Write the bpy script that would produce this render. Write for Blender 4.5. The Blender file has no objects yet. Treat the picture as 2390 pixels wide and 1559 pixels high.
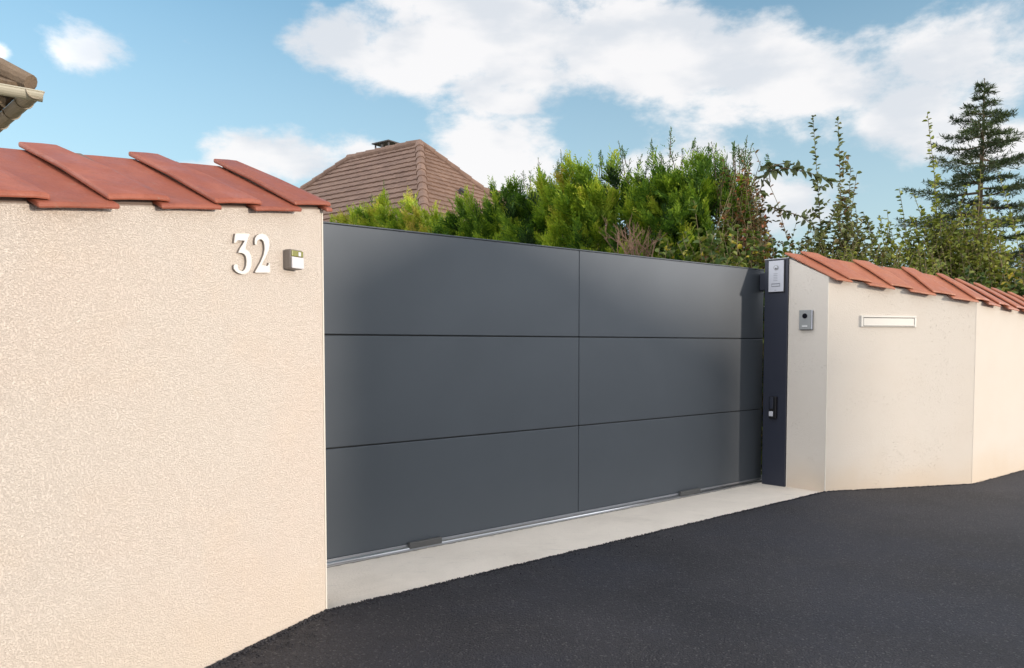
import bpy, math, random
import numpy as np
from mathutils import Vector
random.seed(7); RNG = np.random.default_rng(11)
R = math.radians
# ------------------------------------------------------------------ camera, sky, sun, exposure
FPX, CX, CY, PITCH, CAMZ = 1726.0, 1195.0, 881.0, R(2.5), 1.22
SC = bpy.context.scene
cd = bpy.data.cameras.new('camera'); cam = bpy.data.objects.new('camera', cd); SC.collection.objects.link(cam)
cam.location = (0, 0, CAMZ); cam.rotation_euler = (R(90)-PITCH, 0, 0)
cd.sensor_width = 36; cd.sensor_fit = 'HORIZONTAL'; cd.lens = FPX/2390*36
cd.shift_y = (CY-779.5)/2390; cd.clip_start = .05; cd.clip_end = 2000
SC.camera = cam
SC.render.resolution_x = 1024; SC.render.resolution_y = 668
SUN_H = Vector((.897, -.442, 0)).normalized(); SUN_EL = R(7.8)
SUN_D = SUN_H*math.cos(SUN_EL)+Vector((0, 0, math.sin(SUN_EL)))
sl = bpy.data.lights.new('sun', 'SUN'); so = bpy.data.objects.new('sun', sl); SC.collection.objects.link(so)
sl.energy = 3.1; sl.angle = R(1.5); sl.color = (1, .86, .71)
so.rotation_euler = SUN_D.to_track_quat('Z', 'Y').to_euler()
SC.view_settings.view_transform = 'Standard'; SC.view_settings.look = 'None'
SC.view_settings.exposure = -.03; SC.view_settings.gamma = 1

def ray(px, py):
    a = (px-CX)/FPX; b = (CY-py)/FPX; c, s = math.cos(PITCH), math.sin(PITCH)
    return Vector((a, b*s+c, b*c-s))
def W(px, py, d):                       # a point at depth d
    r = ray(px, py); return Vector((0, 0, CAMZ))+r*(d/r.y)
def G(px, py, z=0.0):                   # a point of the ground
    r = ray(px, py); return Vector((0, 0, CAMZ))+r*((z-CAMZ)/r.z)

# world: Nishita sky with a layer of cumulus mixed in by direction
wd = bpy.data.worlds.new('World'); SC.world = wd; wd.use_nodes = True
nt = wd.node_tree; N = nt.nodes; L = nt.links; N.clear()
def nn(t, **k):
    n = N.new(t)
    for a, b in k.items(): setattr(n, a, b)
    return n
def mth(op, a, b=None, c=None, clamp=False):
    n = nn('ShaderNodeMath', operation=op); n.use_clamp = clamp
    for i, v in enumerate((a, b, c)):
        if v is None: continue
        if isinstance(v, (int, float)): n.inputs[i].default_value = v
        else: L.new(v, n.inputs[i])
    return n.outputs[0]
def mixc(f, a, b):
    n = nn('ShaderNodeMix', data_type='RGBA')
    for i, v in ((0, f), (6, a), (7, b)):
        if isinstance(v, (int, float)): n.inputs[i].default_value = v
        elif isinstance(v, tuple): n.inputs[i].default_value = v+(1,)
        else: L.new(v, n.inputs[i])
    return n.outputs[2]
out = nn('ShaderNodeOutputWorld'); bg = nn('ShaderNodeBackground'); L.new(bg.outputs[0], out.inputs[0])
sky = nn('ShaderNodeTexSky', sky_type='NISHITA'); sky.sun_disc = False
sky.sun_elevation = SUN_EL; sky.sun_rotation = math.atan2(SUN_H.x, SUN_H.y)
sky.altitude = 100; sky.air_density = 1.0; sky.dust_density = .6; sky.ozone_density = 1.6
tc = nn('ShaderNodeTexCoord'); sp = nn('ShaderNodeSeparateXYZ'); L.new(tc.outputs['Generated'], sp.inputs[0])
az = mth('ARCTAN2', sp.outputs[0], sp.outputs[1]); el = mth('ARCSINE', sp.outputs[2])
noi = nn('ShaderNodeTexNoise', noise_dimensions='3D'); noi.inputs['Scale'].default_value = 7; noi.inputs['Detail'].default_value = 9
noi.inputs['Roughness'].default_value = .6; noi.inputs['Distortion'].default_value = .1
mp = nn('ShaderNodeMapping'); mp.inputs['Scale'].default_value = (1, 1, 1.8); L.new(tc.outputs['Generated'], mp.inputs[0]); L.new(mp.outputs[0], noi.inputs['Vector'])
blobs = [(190,128,120,62),(-10,120,50,32),(800,95,120,75),(980,120,190,95),(1180,70,260,140),(1430,100,300,95),(1200,20,330,60),
         (1640,150,260,110),(1850,225,330,95),(2130,260,230,95),(2250,120,300,130),(1185,245,80,30),
         (560,360,90,45),(690,372,180,65),(850,350,120,50),(1120,365,185,120),(1200,400,110,80),(1020,400,110,80),(1680,390,170,60),(1820,460,180,90),
         (1500,420,150,70),(2360,330,160,60),(520,420,160,40)]
field = None
for (x, y, rx, ry) in blobs:
    r0 = ray(x, y).normalized(); a0 = math.atan2(r0.x, r0.y); e0 = math.asin(r0.z)
    ra = rx/FPX*math.cos(a0)**2; re = ry/FPX*math.cos(a0)
    dx = mth('DIVIDE', mth('SUBTRACT', az, a0), ra); dy = mth('DIVIDE', mth('SUBTRACT', el, e0), re)
    q = mth('SUBTRACT', 1.0, mth('SQRT', mth('ADD', mth('MULTIPLY', dx, dx), mth('MULTIPLY', dy, dy))))
    field = q if field is None else mth('SMOOTH_MAX', field, q, .35)
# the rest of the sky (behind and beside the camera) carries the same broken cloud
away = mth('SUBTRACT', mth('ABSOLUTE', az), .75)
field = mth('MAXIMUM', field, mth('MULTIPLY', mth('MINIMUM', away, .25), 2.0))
dens = mth('ADD', mth('MULTIPLY', field, 1.5), mth('MULTIPLY', mth('SUBTRACT', noi.outputs[0], .5), 4.6))
mr = nn('ShaderNodeMapRange', interpolation_type='SMOOTHSTEP'); L.new(dens, mr.inputs[0])
mr.inputs[1].default_value = -.08; mr.inputs[2].default_value = .85; cov = mth('MULTIPLY', mr.outputs[0], .93)
n2 = nn('ShaderNodeTexNoise'); n2.inputs['Scale'].default_value = 6.5; n2.inputs['Detail'].default_value = 8
mp2 = nn('ShaderNodeMapping'); mp2.inputs['Location'].default_value = (0, 0, .035); mp2.inputs['Scale'].default_value = (1, 1, 2.4); L.new(tc.outputs['Generated'], mp2.inputs[0]); L.new(mp2.outputs[0], n2.inputs['Vector'])
mr2 = nn('ShaderNodeMapRange', interpolation_type='SMOOTHSTEP'); L.new(n2.outputs[0], mr2.inputs[0]); mr2.inputs[1].default_value = .38; mr2.inputs[2].default_value = .58
CLOUD = 1.0
ccol = mixc(mr2.outputs[0], (.79, .82, .87), (1.02, 1.0, 1.0))
SKYK = .12
# extra cloud glow added low right and behind, brightening gate and return face
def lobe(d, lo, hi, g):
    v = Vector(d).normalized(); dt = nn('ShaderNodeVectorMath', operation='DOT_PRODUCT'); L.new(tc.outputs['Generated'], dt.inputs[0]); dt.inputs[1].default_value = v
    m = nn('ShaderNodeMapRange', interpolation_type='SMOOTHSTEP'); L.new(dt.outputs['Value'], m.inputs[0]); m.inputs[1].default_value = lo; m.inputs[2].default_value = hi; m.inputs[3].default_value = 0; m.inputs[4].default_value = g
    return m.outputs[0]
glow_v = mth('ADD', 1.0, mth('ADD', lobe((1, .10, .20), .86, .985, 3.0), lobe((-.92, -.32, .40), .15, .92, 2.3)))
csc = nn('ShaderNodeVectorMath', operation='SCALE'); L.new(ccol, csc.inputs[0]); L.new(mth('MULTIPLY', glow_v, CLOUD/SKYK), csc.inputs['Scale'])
ssc = nn('ShaderNodeVectorMath', operation='MULTIPLY'); L.new(sky.outputs[0], ssc.inputs[0]); ssc.inputs[1].default_value = (1.8, 2.35, 2.4)
hz = nn('ShaderNodeMapRange'); L.new(el, hz.inputs[0]); hz.inputs[1].default_value = .0; hz.inputs[2].default_value = .42; hz.inputs[3].default_value = .8; hz.inputs[4].default_value = .12
skc = mixc(hz.outputs[0], ssc.outputs[0], (.63/SKYK, .73/SKYK, .81/SKYK))
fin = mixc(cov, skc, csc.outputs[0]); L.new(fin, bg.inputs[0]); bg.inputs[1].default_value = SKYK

# ------------------------------------------------------------------ object helpers
ORG = {}
def tag(o, label=None, cat=None, group=None, kind=None):
    if label: o['label'] = label
    if cat: o['category'] = cat
    if group: o['group'] = group
    if kind: o['kind'] = kind
    return o
def thing(name, loc, label, cat, group=None):
    o = bpy.data.objects.new(name, None); SC.collection.objects.link(o)
    o.location = loc; o.empty_display_size = .2; ORG[o.name] = Vector(loc)
    return tag(o, label, cat, group)
def link_mesh(name, me, mat, parent, org):
    o = bpy.data.objects.new(name, me); SC.collection.objects.link(o)
    me.materials.append(mat)
    if parent: o.parent = parent
    else: o.location = org
    ORG[o.name] = Vector(org); return o
def obj(name, V, F, mat, parent=None, smooth=False, bev=0, org=None):
    org = ORG[parent.name] if parent else (Vector(org) if org is not None else Vector((0, 0, 0)))
    me = bpy.data.meshes.new(name); me.from_pydata([tuple(Vector(v)-org) for v in V], [], F); me.update()
    if smooth:
        for p in me.polygons: p.use_smooth = True
    o = link_mesh(name, me, mat, parent, org)
    if bev:
        m = o.modifiers.new('bevel', 'BEVEL'); m.width = bev; m.segments = 2; m.limit_method = 'ANGLE'; m.angle_limit = R(40)
    return o
def join(parts):
    V, F = [], []
    for v, f in parts:
        k = len(V); V += list(v); F += [tuple(i+k for i in q) for q in f]
    return V, F
class Frame:                             # a vertical face: s along, n outward, z up
    def __init__(s, o, e, out=None):
        s.o = Vector((o[0], o[1], 0)); s.e = Vector((e[0], e[1], 0)).normalized()
        s.n = Vector((s.e.y, -s.e.x, 0))
    def p(s, a, n, z): return s.o+s.e*a+s.n*n+Vector((0, 0, z))
    def uv(s, px, py, n=0):              # ray -> (s, z) on the plane at offset n
        r = ray(px, py); c = Vector((0, 0, CAMZ)); t = ((s.o+s.n*n-c).dot(s.n))/r.dot(s.n)
        q = c+r*t; return (q-s.o).dot(s.e), q.z
    def box(s, a0, a1, n0, n1, z0, z1):
        V = [s.p(a, n, z) for z in (z0, z1) for (a, n) in ((a0, n0), (a1, n0), (a1, n1), (a0, n1))]
        return V, [(0, 1, 2, 3), (7, 6, 5, 4), (0, 4, 5, 1), (1, 5, 6, 2), (2, 6, 7, 3), (3, 7, 4, 0)]
    def prism(s, pts, n0, n1):           # pts (s,z) outline extruded between n0 and n1
        k = len(pts); V = [s.p(a, n0, z) for a, z in pts]+[s.p(a, n1, z) for a, z in pts]
        F = [tuple(range(k)), tuple(range(2*k-1, k-1, -1))]+[(i, i+k, (i+1) % k+k, (i+1) % k) for i in range(k)]
        return V, F
def tube(pts, rad, seg=6, cap=True):
    pts = [Vector(p) for p in pts]; V, F = [], []; n = len(pts)
    if isinstance(rad, (int, float)): rad = [rad]*n
    for i, p in enumerate(pts):
        t = (pts[min(i+1, n-1)]-pts[max(i-1, 0)]).normalized()
        a = t.cross(Vector((0, 0, 1)) if abs(t.z) < .9 else Vector((1, 0, 0))).normalized(); b = t.cross(a)
        for k in range(seg):
            w = 2*math.pi*k/seg; V.append(p+a*(math.cos(w)*rad[i])+b*(math.sin(w)*rad[i]))
    for i in range(n-1):
        for k in range(seg):
            F.append((i*seg+k, i*seg+(k+1) % seg, (i+1)*seg+(k+1) % seg, (i+1)*seg+k))
    if cap: F += [tuple(range(seg-1, -1, -1)), tuple(range((n-1)*seg, n*seg))]
    return V, F

# ------------------------------------------------------------------ materials
class M:
    def __init__(s, name, col=(.5, .5, .5), rough=.6, metal=0, spec=.5):
        s.m = bpy.data.materials.new(name); s.m.use_nodes = True; s.t = s.m.node_tree
        s.b = s.t.nodes['Principled BSDF']; s.b.inputs['Base Color'].default_value = tuple(col)+(1,)
        s.b.inputs['Roughness'].default_value = rough; s.b.inputs['Metallic'].default_value = metal
        s.b.inputs['Specular IOR Level'].default_value = spec
        s.tc = s.t.nodes.new('ShaderNodeTexCoord'); s.vec = s.tc.outputs['Object']
    def n(s, t, **k):
        n = s.t.nodes.new(t)
        for a, b in k.items(): setattr(n, a, b)
        return n
    def l(s, a, b): s.t.links.new(a, b)
    def noise(s, scale, detail=4, rough=.5, dist=0, sc=(1, 1, 1)):
        n = s.n('ShaderNodeTexNoise'); mp = s.n('ShaderNodeMapping'); mp.inputs['Scale'].default_value = sc
        s.l(s.vec, mp.inputs[0]); s.l(mp.outputs[0], n.inputs['Vector'])
        n.inputs['Scale'].default_value = scale; n.inputs['Detail'].default_value = detail
        n.inputs['Roughness'].default_value = rough; n.inputs['Distortion'].default_value = dist; return n.outputs[0]
    def vor(s, scale, feat='F1', rnd=1, out='Distance'):
        n = s.n('ShaderNodeTexVoronoi', feature=feat); s.l(s.vec, n.inputs['Vector']); n.inputs['Scale'].default_value = scale
        n.inputs['Randomness'].default_value = rnd; return n.outputs[out]
    def rng(s, v, a, b, c=0, d=1, smooth=True):
        n = s.n('ShaderNodeMapRange', interpolation_type='SMOOTHSTEP' if smooth else 'LINEAR'); s.l(v, n.inputs[0])
        for i, x in enumerate((a, b, c, d)): n.inputs[i+1].default_value = x
        return n.outputs[0]
    def math(s, op, a, b=0):
        n = s.n('ShaderNodeMath', operation=op)
        for i, v in enumerate((a, b)):
            if isinstance(v, (int, float)): n.inputs[i].default_value = v
            else: s.l(v, n.inputs[i])
        return n.outputs[0]
    def mix(s, f, a, b, blend='MIX'):
        n = s.n('ShaderNodeMix', data_type='RGBA', blend_type=blend)
        for i, v in ((0, f), (6, a), (7, b)):
            if isinstance(v, (int, float)): n.inputs[i].default_value = v
            elif isinstance(v, tuple): n.inputs[i].default_value = v+(1,)
            else: s.l(v, n.inputs[i])
        return n.outputs[2]
    def col(s, c): s.l(c, s.b.inputs['Base Color']); return s
    def bump(s, h, dist, strength=1, prev=None):
        n = s.n('ShaderNodeBump'); s.l(h, n.inputs['Height']); n.inputs['Distance'].default_value = dist; n.inputs['Strength'].default_value = strength
        if prev: s.l(prev, n.inputs['Normal'])
        s.l(n.outputs[0], s.b.inputs['Normal']); return n.outputs[0]

def stucco(name, base, crevice_shade, bump, scale, stain):
    m = M(name, base, .92, spec=.2)
    big = m.rng(m.noise(1.6, 5, .6), .35, .7)
    c = m.mix(m.math('MULTIPLY', big, .5), tuple(base), tuple(x*y for x, y in zip(base, (1.03, .96, .93))))
    st = m.rng(m.noise(3.1, 6, .62, .3), .50, .72)
    c = m.mix(m.math('MULTIPLY', st, .2), c, stain)
    run = m.rng(m.noise(7, 5, .6, .2, (1, 1, .12)), .55, .78)
    up = m.rng(m.noise(1.1, 3), .4, .7)
    c = m.mix(m.math('MULTIPLY', m.math('MULTIPLY', run, up), .14), c, tuple(x*.7 for x in stain))
    # damp, sandy tint near the foot of the wall
    sx = m.n('ShaderNodeSeparateXYZ'); m.l(m.vec, sx.inputs[0])
    foot = m.rng(m.math('ADD', sx.outputs[2], m.math('MULTIPLY', m.noise(2.3, 4), .5)), .25, .75, 1, 0)
    c = m.mix(m.math('MULTIPLY', foot, .38), c, stain)
    fine = m.noise(scale, 4, .6, .3, (.85, .85, 1.15))
    ridge = m.rng(fine, .28, .60)
    c = m.mix(m.math('MULTIPLY', m.math('SUBTRACT', 1.0, ridge), crevice_shade), c, tuple(x*.62 for x in stain))  # lows of the relief also painted darker, standing in for crevice shadow
    m.col(c)
    f2 = m.noise(scale*2.6, 2, .5)
    h = m.math('ADD', m.math('MULTIPLY', ridge, .55), m.math('MULTIPLY', f2, .45))
    m.bump(h, bump); return m.m
MAT = {}
MAT['stucco_left'] = stucco('coarse_stucco', (.735, .66, .59), .06, .0046, 215, (.77, .65, .52))
def smooth_stucco():
    m = M('fine_stucco', (.64, .59, .53), .9, spec=.2)
    c = m.mix(m.rng(m.noise(1.3, 5, .6), .35, .7, 0, .5), (.65, .60, .54), (.64, .575, .505))
    sx = m.n('ShaderNodeSeparateXYZ'); m.l(m.vec, sx.inputs[0])
    foot = m.rng(m.math('ADD', sx.outputs[2], m.math('MULTIPLY', m.noise(2.6, 5), .4)), .15, .55, 1, 0)
    c = m.mix(m.math('MULTIPLY', foot, .5), c, (.60, .46, .32))
    p = m.rng(m.noise(85, 3, .55, .6), .24, .40)
    dens = m.rng(m.noise(3.3, 3), .42, .62)
    pits = m.math('MULTIPLY', m.math('SUBTRACT', 1.0, p), m.math('ADD', .25, m.math('MULTIPLY', dens, .75)))
    c = m.mix(m.math('MULTIPLY', pits, .08), c, (.42, .33, .25))
    m.col(c)
    h = m.math('ADD', m.math('MULTIPLY', pits, -.45), m.math('MULTIPLY', m.noise(120, 3, .6), .4))
    m.bump(h, .007); return m.m
MAT['stucco_right'] = smooth_stucco()
def asphalt():
    m = M('asphalt', (.04, .04, .044), .72, spec=.4)
    a = m.noise(.9, 5, .6); c = m.mix(m.rng(a, .35, .68), (.029, .028, .036), (.060, .058, .070))
    c = m.mix(m.rng(m.noise(5, 6, .7), .56, .68, 0, .35), c, (.085, .08, .08))
    c = m.mix(m.rng(m.noise(.7, 4, .6), .45, .62, 0, .5), c, (.034, .040, .066))
    g = m.vor(150); c = m.mix(m.rng(g, .1, .6, .0, .55), c, (.016, .016, .019))
    v = m.vor(150, out='Color'); sxx = m.n('ShaderNodeSeparateColor'); m.l(v, sxx.inputs[0])
    c = m.mix(m.rng(sxx.outputs[0], .92, .99, 0, .55, False), c, (.17, .165, .165))
    c = m.mix(m.rng(m.noise(260, 2), .58, .75, 0, .7), c, (.11, .105, .11))
    m.col(c)
    h = m.math('ADD', m.math('MULTIPLY', m.vor(120), -1), m.math('MULTIPLY', m.noise(45, 5, .7), 1.2))
    m.bump(h, .010); return m.m
MAT['asphalt'] = asphalt()
def concrete():
    m = M('pale_concrete', (.80, .73, .65), .85, spec=.25)
    c = m.mix(m.rng(m.noise(2.2, 6, .65, .4), .35, .7), (.83, .75, .655), (.76, .685, .595))
    c = m.mix(m.rng(m.noise(5, 6, .7, .8, (1, 3, 1)), .58, .72, 0, .35), c, (.42, .39, .35))
    c = m.mix(m.rng(m.vor(38), .0, .07, .55, 0), c, (.3, .27, .23))
    c = m.mix(m.rng(m.noise(90, 3), .55, .75, 0, .25), c, (.48, .44, .39))
    c = m.mix(m.rng(m.noise(1.1, 6, .7, .5), .52, .70, 0, .3), c, (.50, .44, .37))
    c = m.mix(m.rng(m.vor(9, out='Distance'), .02, .05, .5, 0), c, (.25, .2, .16))
    m.col(c); m.bump(m.noise(70, 5, .65), .003); return m.m
MAT['concrete'] = concrete()
def paint(name, col, rough, bump=.00025, spec=.5):
    m = M(name, col, rough, spec=spec)
    m.l(m.rng(m.noise(3, 4), .3, .7, rough-.01, rough+.015), m.b.inputs['Roughness'])
    m.col(m.mix(m.rng(m.noise(1.7, 5, .6), .3, .7), tuple(c*.97 for c in col), tuple(c*1.03 for c in col)))
    m.bump(m.noise(700, 2), bump); return m.m
MAT['gate'] = paint('anthracite_powder_coat', (.091, .104, .122), .54, .0001, .5); MAT['gate'].node_tree.nodes['Principled BSDF'].inputs['Metallic'].default_value = .6
MAT['post'] = paint('navy_grey_powder_coat', (.018, .022, .038), .42, .0003, .5)
MAT['seam'] = paint('gate_groove', (.010, .011, .014), .6)
MAT['alu'] = M('brushed_aluminium', (.62, .63, .66), .32, 1).m
MAT['alu_dull'] = M('dull_aluminium', (.30, .31, .34), .45, .8).m
MAT['silver'] = paint('silver_face_plate', (.50, .51, .56), .38)
MAT['silver_dark'] = paint('grey_metal', (.28, .29, .29), .4)
MAT['print'] = paint('engraved_print', (.22, .23, .26), .5)
MAT['black'] = paint('black_plastic', (.008, .008, .010), .3)
MAT['lens'] = M('camera_lens', (.004, .004, .008), .06).m
MAT['plastic_grey'] = paint('dark_grey_plastic', (.085, .085, .085), .5)
MAT['white_paint'] = paint('white_lacquer', (.56, .55, .52), .35)
MAT['white_trim'] = paint('white_corner_bead', (.68, .635, .565), .6)
MAT['digit'] = paint('polished_pale_metal', (.72, .70, .67), .3)
MAT['digit_side'] = paint('dark_metal_edge', (.25, .22, .20), .45)
MAT['lamp_body'] = paint('taupe_plastic', (.24, .21, .19), .5)
MAT['lamp_front'] = paint('light_grey_plastic', (.66, .65, .68), .45)
MAT['lamp_glass'] = paint('olive_lens', (.20, .20, .03), .25)
MAT['button'] = paint('button_white', (.8, .8, .8), .4)
def terracotta(name, base, alt, var):
    m = M(name, base, .62, spec=.32)
    oi = m.n('ShaderNodeObjectInfo')
    c = m.mix(m.rng(m.noise(6, 5, .62), .35, .68), tuple(base), tuple(alt))
    c = m.mix(m.math('MULTIPLY', oi.outputs['Random'], var), c, tuple(x*.8 for x in base))
    c = m.mix(m.rng(m.noise(19, 5, .7), .57, .74, 0, .3), c, tuple(min(1, x*1.35+.04) for x in base))
    c = m.mix(m.rng(m.noise(140, 2), .62, .72, 0, .5), c, tuple(x*.55 for x in base))
    c = m.mix(m.rng(m.noise(3.2, 6, .7, .6), .54, .70, 0, .4), c, tuple(x*.6+.03 for x in base))
    c = m.mix(m.rng(m.noise(34, 6, .75), .60, .70, 0, .45), c, (.30, .24, .19))
    m.col(c); m.l(m.rng(m.noise(11, 3), .3, .7, .36, .55), m.b.inputs['Roughness'])
    m.bump(m.noise(45, 6, .65), .0022); return m.m
MAT['tile_left'] = terracotta('red_clay', (.31, .092, .055), (.38, .125, .08), .55)
MAT['tile_right'] = terracotta('orange_clay', (.42, .155, .085), (.37, .125, .07), .3)
def rooftile(name, a, b, dark):
    m = M(name, a, .85, spec=.25)
    c = m.mix(m.rng(m.noise(2.4, 6, .7), .35, .68), a, b)
    c = m.mix(m.rng(m.noise(14, 4, .7), .52, .72, 0, .6), c, dark)
    v = m.vor(3.3, out='Color'); sx = m.n('ShaderNodeSeparateColor'); m.l(v, sx.inputs[0])
    c = m.mix(m.rng(sx.outputs[0], 0, 1, 0, .35, False), c, dark)
    m.col(c); m.bump(m.noise(30, 5, .7), .01); return m.m
MAT['roof_far'] = rooftile('brown_concrete_tile', (.225, .145, .11), (.29, .19, .145), (.14, .09, .075))
MAT['roof_near'] = rooftile('old_brown_tile', (.20, .145, .10), (.27, .20, .14), (.08, .06, .05))
MAT['gutter'] = paint('cream_gutter', (.50, .47, .38), .5)
MAT['gutter_zinc'] = paint('weathered_brown_gutter', (.36, .30, .23), .6)
MAT['mortar'] = paint('shaded_mortar', (.16, .12, .10), .9)
MAT['timber'] = paint('pale_rafter', (.34, .25, .17), .7)
MAT['timber_dark'] = paint('dark_boarding', (.05, .032, .024), .8)
MAT['cream'] = stucco('house_render', (.62, .55, .45), .1, .002, 60, (.55, .45, .34))
MAT['metal_dark'] = paint('dark_chimney_metal', (.05, .045, .045), .6)
def bark(name, a, b):
    m = M(name, a, .9, spec=.15); m.col(m.mix(m.rng(m.noise(18, 5, .7, 0, (1, 1, .3)), .35, .7), a, b)); m.bump(m.noise(40, 4), .004); return m.m
MAT['bark'] = bark('brown_bark', (.10, .075, .05), (.18, .14, .10))
MAT['stem'] = bark('green_brown_stem', (.16, .14, .07), (.24, .18, .11))
MAT['dead'] = bark('dry_twigs', (.26, .17, .12), (.17, .11, .08))
MAT['soil'] = bark('garden_soil', (.09, .07, .045), (.14, .12, .06))
def grass_ground():
    m = M('grassy_ground', (.06, .08, .03), .95, spec=.1)
    m.col(m.mix(m.rng(m.noise(.8, 6, .7), .35, .65), (.055, .085, .025), (.12, .12, .05))); m.bump(m.noise(30, 5), .02); return m.m
MAT['ground'] = grass_ground()
MAT['gravel'] = bark('fine_gravel', (.30, .26, .21), (.42, .37, .31))
def foliage(name, stops, trans=.24, rough=.55):
    m = M(name, stops[0], rough, spec=.3)
    at = m.n('ShaderNodeAttribute'); at.attribute_name = 'tint'
    cr = m.n('ShaderNodeValToRGB'); m.l(at.outputs['Fac'], cr.inputs[0])
    e = cr.color_ramp.elements
    while len(e) < len(stops): e.new(.5)
    for i, c in enumerate(stops): e[i].position = i/(len(stops)-1); e[i].color = tuple(c)+(1,)
    m.col(cr.outputs[0])
    tr = m.n('ShaderNodeBsdfTranslucent'); m.l(m.mix(.6, cr.outputs[0], m.mix(1.0, cr.outputs[0], (1.5, 1.5, .7), 'MULTIPLY')), tr.inputs[0])
    ms = m.n('ShaderNodeMixShader'); ms.inputs[0].default_value = trans
    o = m.t.nodes['Material Output']; m.l(m.b.outputs[0], ms.inputs[1]); m.l(tr.outputs[0], ms.inputs[2]); m.l(ms.outputs[0], o.inputs[0])
    return m.m
MAT['cypress'] = foliage('cypress_sprays', [(.018, .045, .012), (.075, .17, .02), (.22, .34, .03), (.42, .50, .045), (.45, .36, .08)])
MAT['cedar'] = foliage('cedar_needles', [(.04, .06, .035), (.085, .12, .055), (.16, .19, .075)], .25)
MAT['leaf_mid'] = foliage('broad_leaves', [(.03, .055, .018), (.07, .12, .03), (.13, .18, .045), (.24, .26, .06), (.45, .36, .05)])
MAT['leaf_dark'] = foliage('grey_green_leaves', [(.05, .065, .03), (.11, .135, .055), (.18, .21, .075), (.2, .2, .08), (.28, .12, .06)])
MAT['leaf_rust'] = foliage('rusty_leaves', [(.05, .06, .025), (.12, .09, .04), (.22, .13, .06), (.38, .16, .09), (.5, .17, .11)])
MAT['leaf_olive'] = foliage('olive_leaves', [(.06, .085, .02), (.16, .20, .04), (.28, .31, .06), (.40, .40, .09), (.42, .36, .06)])

# ------------------------------------------------------------------ frames measured from the place
PL = G(762, 1427); PL2 = G(490, 1559)
LW = Frame(PL2, PL-PL2); LW.o = Vector((PL.x, PL.y, 0))          # left wall, s=0 at the gate end, negative to the left
GA, GB = G(762, 1321), G(1776, 1123)
GT = Frame(GA, GB-GA); GLEN = (GB-GA).length
PC = G(1925, 1149); PD = W(2268, 1127, 6.42); PD.z = 0
RW = Frame(PC, PD-PC); RLEN = (PD-PC).length
PE = W(2390, 1101, 7.16); PE.z = 0
RW2 = Frame(PD, PE-PD)
PP = G(1834, 1136); PQ = G(1786, 1127)
RT = Frame(PP, PC-PP); RETLEN = (PC-PP).length                   # short return face, towards the opening

# ------------------------------------------------------------------ setting: ground, road, threshold
def sheet(name, pts, z, mat, **k):
    return tag(obj(name, [(p[0], p[1], z) for p in pts], [tuple(range(len(pts)))], mat, **k), kind='structure')
sheet('ground', [(-400, -400), (400, -400), (400, 400), (-400, 400)], -.03, MAT['ground'])
n_in = .12
slab_pts = [LW.p(.0, -.02, 0), PC+RT.n*(-.0), RT.p(RETLEN, -.1, 0), RT.p(-.6, -.1, 0), GT.p(GLEN+.4, -.35, 0), GT.p(-.9, -.35, 0), LW.p(-.6, -.3, 0), LW.p(-.3, -.02, 0)]
o = obj('threshold', [(p.x, p.y, z) for z in (-.12, 0.0) for p in slab_pts],
        [tuple(range(7, -1, -1)), tuple(range(8, 16))]+[(i, (i+1) % 8, (i+1) % 8+8, i+8) for i in range(8)], MAT['concrete'])
tag(o, kind='structure')
sheet('driveway', [GT.p(-1.2, -.36, 0), GT.p(GLEN+.6, -.36, 0), GT.p(GLEN-1.5, -9, 0), GT.p(-6, -9, 0)], -.012, MAT['gravel'])
# road sheet: its inner edge runs along the walls and the threshold, ragged, with crumbs of bitumen
def ragged(a, b, n, amp, seed):
    r = random.Random(seed); out = []; d = (b-a); nrm = Vector((d.y, -d.x, 0)).normalized(); w = 0
    for i in range(n):
        w = w*.7+r.uniform(-amp, amp)*.6; out.append(a+d*(i/n)+nrm*w)
    return out
edgeL = ragged(LW.p(-6, .004, 0), LW.p(0, .004, 0), 500, .003, 1)
edgeM = ragged(LW.p(0, .004, 0), PC+RW.n*.004, 500, .004, 2)
edgeR = ragged(PC+RW.n*.004, PD+RW.n*.004, 150, .005, 3)+ragged(PD+RW2.n*.004, RW2.p(6, .004, 0), 200, .005, 4)
inner = [p for p in edgeL+edgeM+edgeR]
V, F = [], []
outer_pts = []
for i, p in enumerate(inner):
    f = i/(len(inner)-1); q = Vector((-30+f*90, -30+12*math.sin(f*3.14), 0))
    t = Vector((p.x+(q.x-p.x)*.02, p.y+(q.y-p.y)*.02, 0))
    V += [(p.x, p.y, -.03), (p.x, p.y, .006), (t.x, t.y, .010), (q.x, q.y, .010)]
for i in range(len(inner)-1):
    for k in range(3): F.append((4*i+k, 4*i+4+k, 4*i+5+k, 4*i+1+k))
F = [tuple(reversed(f)) for f in F]
crumbs = [(V, F)]
ico = []
ph = (1+5**.5)/2
icoV = [Vector(v).normalized() for v in [(-1, ph, 0), (1, ph, 0), (-1, -ph, 0), (1, -ph, 0), (0, -1, ph), (0, 1, ph), (0, -1, -ph), (0, 1, -ph), (ph, 0, -1), (ph, 0, 1), (-ph, 0, -1), (-ph, 0, 1)]]
icoF = [(0, 11, 5), (0, 5, 1), (0, 1, 7), (0, 7, 10), (0, 10, 11), (1, 5, 9), (5, 11, 4), (11, 10, 2), (10, 7, 6), (7, 1, 8), (3, 9, 4), (3, 4, 2), (3, 2, 6), (3, 6, 8), (3, 8, 9), (4, 9, 5), (2, 4, 11), (6, 2, 10), (8, 6, 7), (9, 8, 1)]
def crumb(p, r):
    a = random.uniform(.7, 1.2), random.uniform(.7, 1.2), random.uniform(.5, .9)
    return [Vector((p.x+v.x*r*a[0]*random.uniform(.8, 1.2), p.y+v.y*r*a[1]*random.uniform(.8, 1.2), p.z+v.z*r*a[2])) for v in icoV], icoF
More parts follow.
